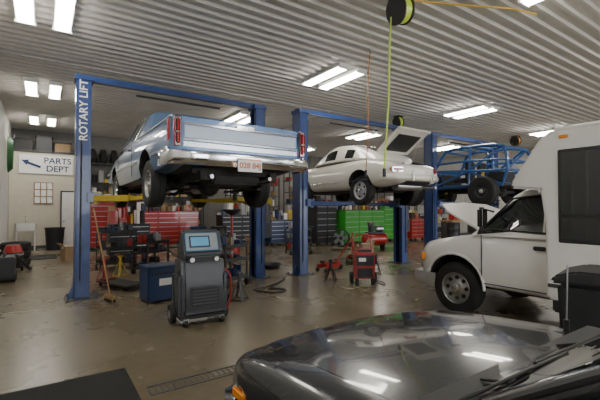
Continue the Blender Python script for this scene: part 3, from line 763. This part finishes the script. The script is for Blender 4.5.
def jack(x,y,rz,m=M_red):
    r=root('floor_jack',(x,y,0),rz)
    P('frame',[m],r).bx(-.14,-.11,-.35,.35,.06,.17,0,.01).bx(.11,.14,-.35,.35,.06,.17,0,.01).bx(-.12,.12,-.35,-.2,.06,.18,0,.01).beam((0,-.1,.12),(0,.3,.22),.1,.05,0,.01).done()
    P('saddle',[M_blk],r).cyl((0,.3,.22),(0,.3,.26),.06).cyl((-.15,.32,.05),(-.1,.32,.05),.05).cyl((.1,.32,.05),(.15,.32,.05),.05).cyl((-.17,-.3,.06),(-.12,-.3,.06),.06).cyl((.12,-.3,.06),(.17,-.3,.06),.06).cyl((0,-.2,.12),(0,0,.12),.05).done()
    P('handle',[m],r).tube([(0,-.3,.15),(0,-1.0,.65)],.018).cyl((0,-1.0,.65),(0,-1.12,.74),.024).done()
jack(5.75,7.2,1.9); jack(3.1,8.6,-1.2,M_dgry); jack(7.1,7.9,2.4)
def stand(x,y,m,n='jack_stand'):
    r=root(n,(x,y,0),random.uniform(0,1))
    p=P('legs',[m],r)
    for a in range(4):
        c,s=math.cos(a*math.pi/2+.78),math.sin(a*math.pi/2+.78); p.beam((c*.15,s*.15,.01),(c*.03,s*.03,.3),.035,.012)
        p.beam((c*.15,s*.15,.015),(-s*.15,c*.15,.015),.03,.01)
    p.cyl((0,0,.22),(0,0,.42),.028); p.box((0,0,.43),(.12,.05,.03)); p.done()
stand(4.9,6.1,M_blk); stand(2.5,6.1,M_blk); stand(2.68,5.7,M_dgry); stand(6.3,6.2,M_blk); stand(1.1,8.9,M_red); stand(1.45,9.2,M_yel)
def drum(x,y,m):
    r=root('oil_drum',(x,y,0))
    P('barrel',[m,M_blk],r).lathe([(0,0),(.28,0),(.29,.02),(.28,.04),(.28,.28),(.29,.3),(.28,.32),(.28,.57),(.29,.59),(.28,.61),(.28,.85),(.29,.87),(.27,.88),(.27,.86),(0,.86)],(0,0,0),(0,0,1)).cyl((.15,0,.86),(.15,0,.885),.03,mi=1).done()
drum(4.4,12.6,M_dblue); drum(5.05,12.4,M_blk); drum(14.6,9.8,M_blk)
r=root('air_compressor',(10.0,9.9,0),rz=-.3)
P('tank',[M_red,M_blk,M_stl],r).lathe([(0,-.5),(.12,-.48),(.2,-.42),(.22,-.35),(.22,.35),(.2,.42),(.12,.48),(0,.5)],(0,0,.38),(1,0,0),24,0).bx(-.3,.35,-.15,.15,.58,.63,1).cyl((-.15,0,.63),(-.15,0,.9),.1,mi=1).cyl((.05,0,.75),(.3,0,.75),.12,mi=2).box((-.15,0,.93),(.2,.2,.1),1,.02).done()
P('feet',[M_rub],r).bx(-.35,-.3,-.15,.15,0,.22).bx(.3,.35,-.15,.15,0,.22).done()
r=root('oil_drain_stand',(4.55,10.2,0))
P('tank',[M_red,M_blk],r).lathe([(0,.1),(.22,.1),(.24,.15),(.24,.5),(.2,.6),(.04,.64),(.03,1.3),(0,1.3)],(0,0,0),(0,0,1)).done()
P('funnel',[M_blk],r).lathe([(.03,1.28),(.26,1.42),(.27,1.46),(.25,1.45),(.03,1.32)],(0,0,0),(0,0,1),28,0,True).done()
P('casters',[M_rub],r).bx(-.2,.2,-.2,.2,.07,.1).cyl((-.2,-.18,.04),(-.16,-.18,.04),.04).cyl((.16,-.18,.04),(.2,-.18,.04),.04).cyl((-.2,.18,.04),(-.16,.18,.04),.04).cyl((.16,.18,.04),(.2,.18,.04),.04).done()
r=root('floor_fan',(8.9,10.5,0),rz=-.5)
P('cage',[M_blk],r).lathe([(.3,-.08),(.32,-.08),(.32,.08),(.3,.08)],(0,0,.42),(0,1,0),32,0,True).done()
p=P('guard',[M_blk,M_lgry],r)
for k in range(4): p.lathe([(.07*(k+1)-.004,-.08),(.07*(k+1)+.004,-.08),(.07*(k+1),-.088)],(0,0,.42),(0,1,0),28,0,True)
for k in range(5):
    a=k*1.2566; p.beam((.04*math.cos(a),0,.42+.04*math.sin(a)),(.27*math.cos(a),0,.42+.27*math.sin(a)),.03,.11,1)
for k in range(8):
    a=k*.785; p.beam((.02*math.cos(a),-.085,.42+.02*math.sin(a)),(.31*math.cos(a),-.085,.42+.31*math.sin(a)),.006,.006)
p.cyl((0,-.06,.42),(0,.12,.42),.06)
p.tube([(-.33,.0,.42),(-.35,0,.02),(.35,0,.02),(.33,0,.42)],.015).box((-.3,0,.015),(.04,.4,.03)).box((.3,0,.015),(.04,.4,.03)); p.done()
for i,(x,y,w,h,m) in enumerate(((8.6,9.0,.5,.35,M_card),(.75,12.9,.5,.4,M_card),(6.0,11.6,.5,.5,M_card))):
    r=root('cardboard_box',(x,y,0),.3*i)
    P('carton',[m],r).bx(-w/2,w/2,-.2,.2,0,h,0,.004).done()
    P('flaps',[m],r).box((-w/2-.06,0,h+.05),(.14,.38,.006),rot=(0,.8,0)).box((w/2+.06,0,h+.05),(.14,.38,.006),rot=(0,-.8,0)).done()
    P('tape',[M_wht],r).bx(-w/2-.002,w/2+.002,-.03,.03,h-.08,h+.002).done()
def hose(n,pts,m,rr=.014):
    r=root(n,(0,0,0)); P('line',[m],r).tube([(x,y,rr+.001) for x,y in pts],rr,smooth=6).done()
hose('air_hose',[(4.3,6.9),(3.9,6.5),(3.5,6.3),(3.2,6.2),(3.4,5.8),(3.7,5.9),(3.5,6.2)],M_blk)
hose('extension_cord',[(7.3,6.0),(7.5,6.3),(7.3,6.7),(7.6,7.0),(7.6,7.3)],M_grn,.01)
hose('extension_cord',[(2.1,7.7),(2.3,8.2),(2.6,8.1),(2.7,7.7),(2.4,7.5),(2.3,7.9)],M_yel,.01)
r=root('rolling_creeper',(1.25,7.9,0),rz=.4)
P('board',[M_blk,M_red],r).bx(-.2,.2,-.5,.5,.07,.1,0,.01).bx(-.12,.12,.32,.48,.1,.13,1,.01).done()
P('casters',[M_rub],r).cyl((-.17,-.4,.035),(-.14,-.4,.035),.035).cyl((.14,-.4,.035),(.17,-.4,.035),.035).cyl((-.17,.4,.035),(-.14,.4,.035),.035).cyl((.14,.4,.035),(.17,.4,.035),.035).done()
r=root('drain_pan',(4.75,8.3,0)); P('pan',[M_blk],r).lathe([(0,.0),(.2,0),(.26,.1),(.28,.1),(.28,.11),(.25,.11),(.19,.02),(0,.02)],(0,0,0),(0,0,1)).done()
r=root('shop_vacuum',(-.55,11.3,0))
P('tank',[M_blk,M_red,M_lgry],r).cyl((0,0,.1),(0,0,.45),.2).cyl((0,0,.45),(0,0,.62),.2,.14,mi=1).cyl((0,0,.38),(0,0,.42),.215,mi=2).tube([(0,-.2,.3),(.1,-.4,.4),(.3,-.3,.1),(.35,0,.05),(.25,.3,.05)],.03,0,smooth=4).done()
P('casters',M_rub,r).cyl((-.2,.0,.05),(-.15,0,.05),.05).cyl((.15,0,.05),(.2,0,.05),.05).cyl((0,.15,.05),(0,.2,.05),.05).cyl((0,-.2,.05),(0,-.15,.05),.05).bx(-.2,.2,-.03,.03,.07,.11).bx(-.03,.03,-.2,.2,.07,.11).done()
r=root('tyre_stack',(-.55,12.4,0))
p=P('tyres',[M_rub],r)
for k in range(3): p.lathe([(.19,-.09),(.29,-.1),(.33,-.06),(.33,.06),(.29,.1),(.19,.09)],(0,.0,.1+k*.205),(0,0,1),28,0,True)
p.done()
r=root('welding_machine',(-.62,9.9,0))
P('case',[M_blk,M_dgry,M_red],r).bx(-.18,.18,-.25,.25,.1,.5,0,.02).bx(.17,.19,-.18,.18,.35,.46,1).box((0,0,.56),(.04,.36,.03),1,.01).bx(-.02,.02,-.18,-.14,.5,.56,1).bx(-.02,.02,.14,.18,.5,.56,1).done()
P('wheels',M_rub,r).cyl((-.2,-.18,.08),(.2,-.18,.08),.08).cyl((-.2,.18,.08),(.2,.18,.08),.08).done()
P('floor_mat',mat('black_rubber_mat',(.010,.010,.010),.85,bump=.6,bscale=120)).bx(-.85,.66,2.7,3.88,0,.012,0,.004).done()
P('floor_mat',M_rub).bx(-.4,.4,13.4,14.6,0,.012,0,.004).done()
r=root('floor_drain',(0,0,0))
p=P('grate',[M_dgry],r)
p.bx(.74,1.9,3.2,3.22,0,.005).bx(.74,1.9,3.36,3.38,0,.005)
x=.74
while x<1.9: p.bx(x,x+.012,3.22,3.36,0,.003); x+=.05
p.done(smooth=False)
r=root('wheeled_trash_bin',(3.72,1.15,0),rz=.2)
P('bin',[M_blk],r).prism([(-.24,.06),(-.28,.9),(.28,.9),(.24,.06)],-.26,.26,0,bev=.03).done()
P('lid',[M_blk],r).prism([(-.31,.9),(-.29,.95),(-.1,1.01),(.15,1.01),(.3,.96),(.32,.9)],-.29,.29,0,bev=.02).done()
P('wheels',[M_rub],r).cyl((-.28,.24,.08),(-.2,.24,.08),.08).cyl((.2,.24,.08),(.28,.24,.08),.08).bx(-.2,.2,-.2,-.1,0,.07).done()

# ================================================================ HANGING REELS + CORDS
M_cy=mat('lime_cord',(.50,.68,.06),.5); M_co=mat('orange_cord',(.6,.2,.03),.5); M_cyl=mat('yellow_hose',(.65,.42,.05),.5)
def reel(x,y,z,cm,zend,rr=.2,extra=False):
    r=root('cord_reel',(x,y,z))
    p=P('drum',[M_blk,cm],r); p.lathe([(0,-.09),(rr,-.09),(rr,-.07),(rr*.5,-.06),(rr*.5,.06),(rr,.07),(rr,.09),(0,.09)],(0,0,-.12),(.95,-.1,.25),30,0)
    p.lathe([(rr*.5,-.065),(rr*.9,-.06),(rr*.9,.06),(rr*.5,.065)],(0,0,-.12),(.95,-.1,.25),30,1); p.done()
    P('bracket',[M_blk],r).bx(-.03,.03,-.03,.03,-.1,.08).bx(-.12,.12,-.12,.12,.05,.075).done()
    P('cord',[cm,M_blk],r).tube([(-.08,.1,-.2),(-.09,.12,-.6),(-.1,.14,-1.4),(-.16,.17,zend-z)],.012,0,smooth=3).cyl((-.16,.17,zend-z-.1),(-.16,.17,zend-z+.02),.025,mi=1).done()
    if extra: P('supply_hose',[M_cyl],r).tube([(0,0,.04),(.5,-.25,.03),(1.0,-.55,.0),(1.5,-.8,.0),(2.1,-.9,.05)],.013,smooth=5).done()
    return r
reel(4.25,3.68,4.475,M_cy,2.05,.2,True)
reel(9.7,8.5,4.45,M_cy,3.9,.18)
reel(16.5,8.1,4.45,M_co,3.6,.2)
r=root('hanging_orange_cord',(5.15,5.2,CH-.05))
P('hook',[M_stl],r).tube([(0,0,0),(0,0,-.08),(.03,0,-.1),(.03,0,-.06)],.008).done()
P('cord',[M_co,M_blk],r).tube([(0,0,-.08),(-.03,.03,-.8),(-.02,.04,-1.6),(-.06,.06,-2.35)],.009,0,smooth=3).cyl((-.06,.06,-2.45),(-.06,.06,-2.33),.022,mi=1).done()

# ================================================================ LIGHT
W=bpy.data.worlds.new('World'); SC.world=W; W.use_nodes=True
bg=W.node_tree.nodes['Background']; bg.inputs['Color'].default_value=(.92,.95,1,1); bg.inputs['Strength'].default_value=8.5

# ================================================================ CAMERA
cd=bpy.data.cameras.new('camera'); co=bpy.data.objects.new('camera',cd); COL.objects.link(co)
cd.sensor_width=36; cd.lens=22.8; cd.clip_start=.05
co.location=(0,0,1.5)
yaw=-math.radians(34.2)
co.rotation_euler=(math.radians(90+1.2),0,yaw)
SC.camera=co
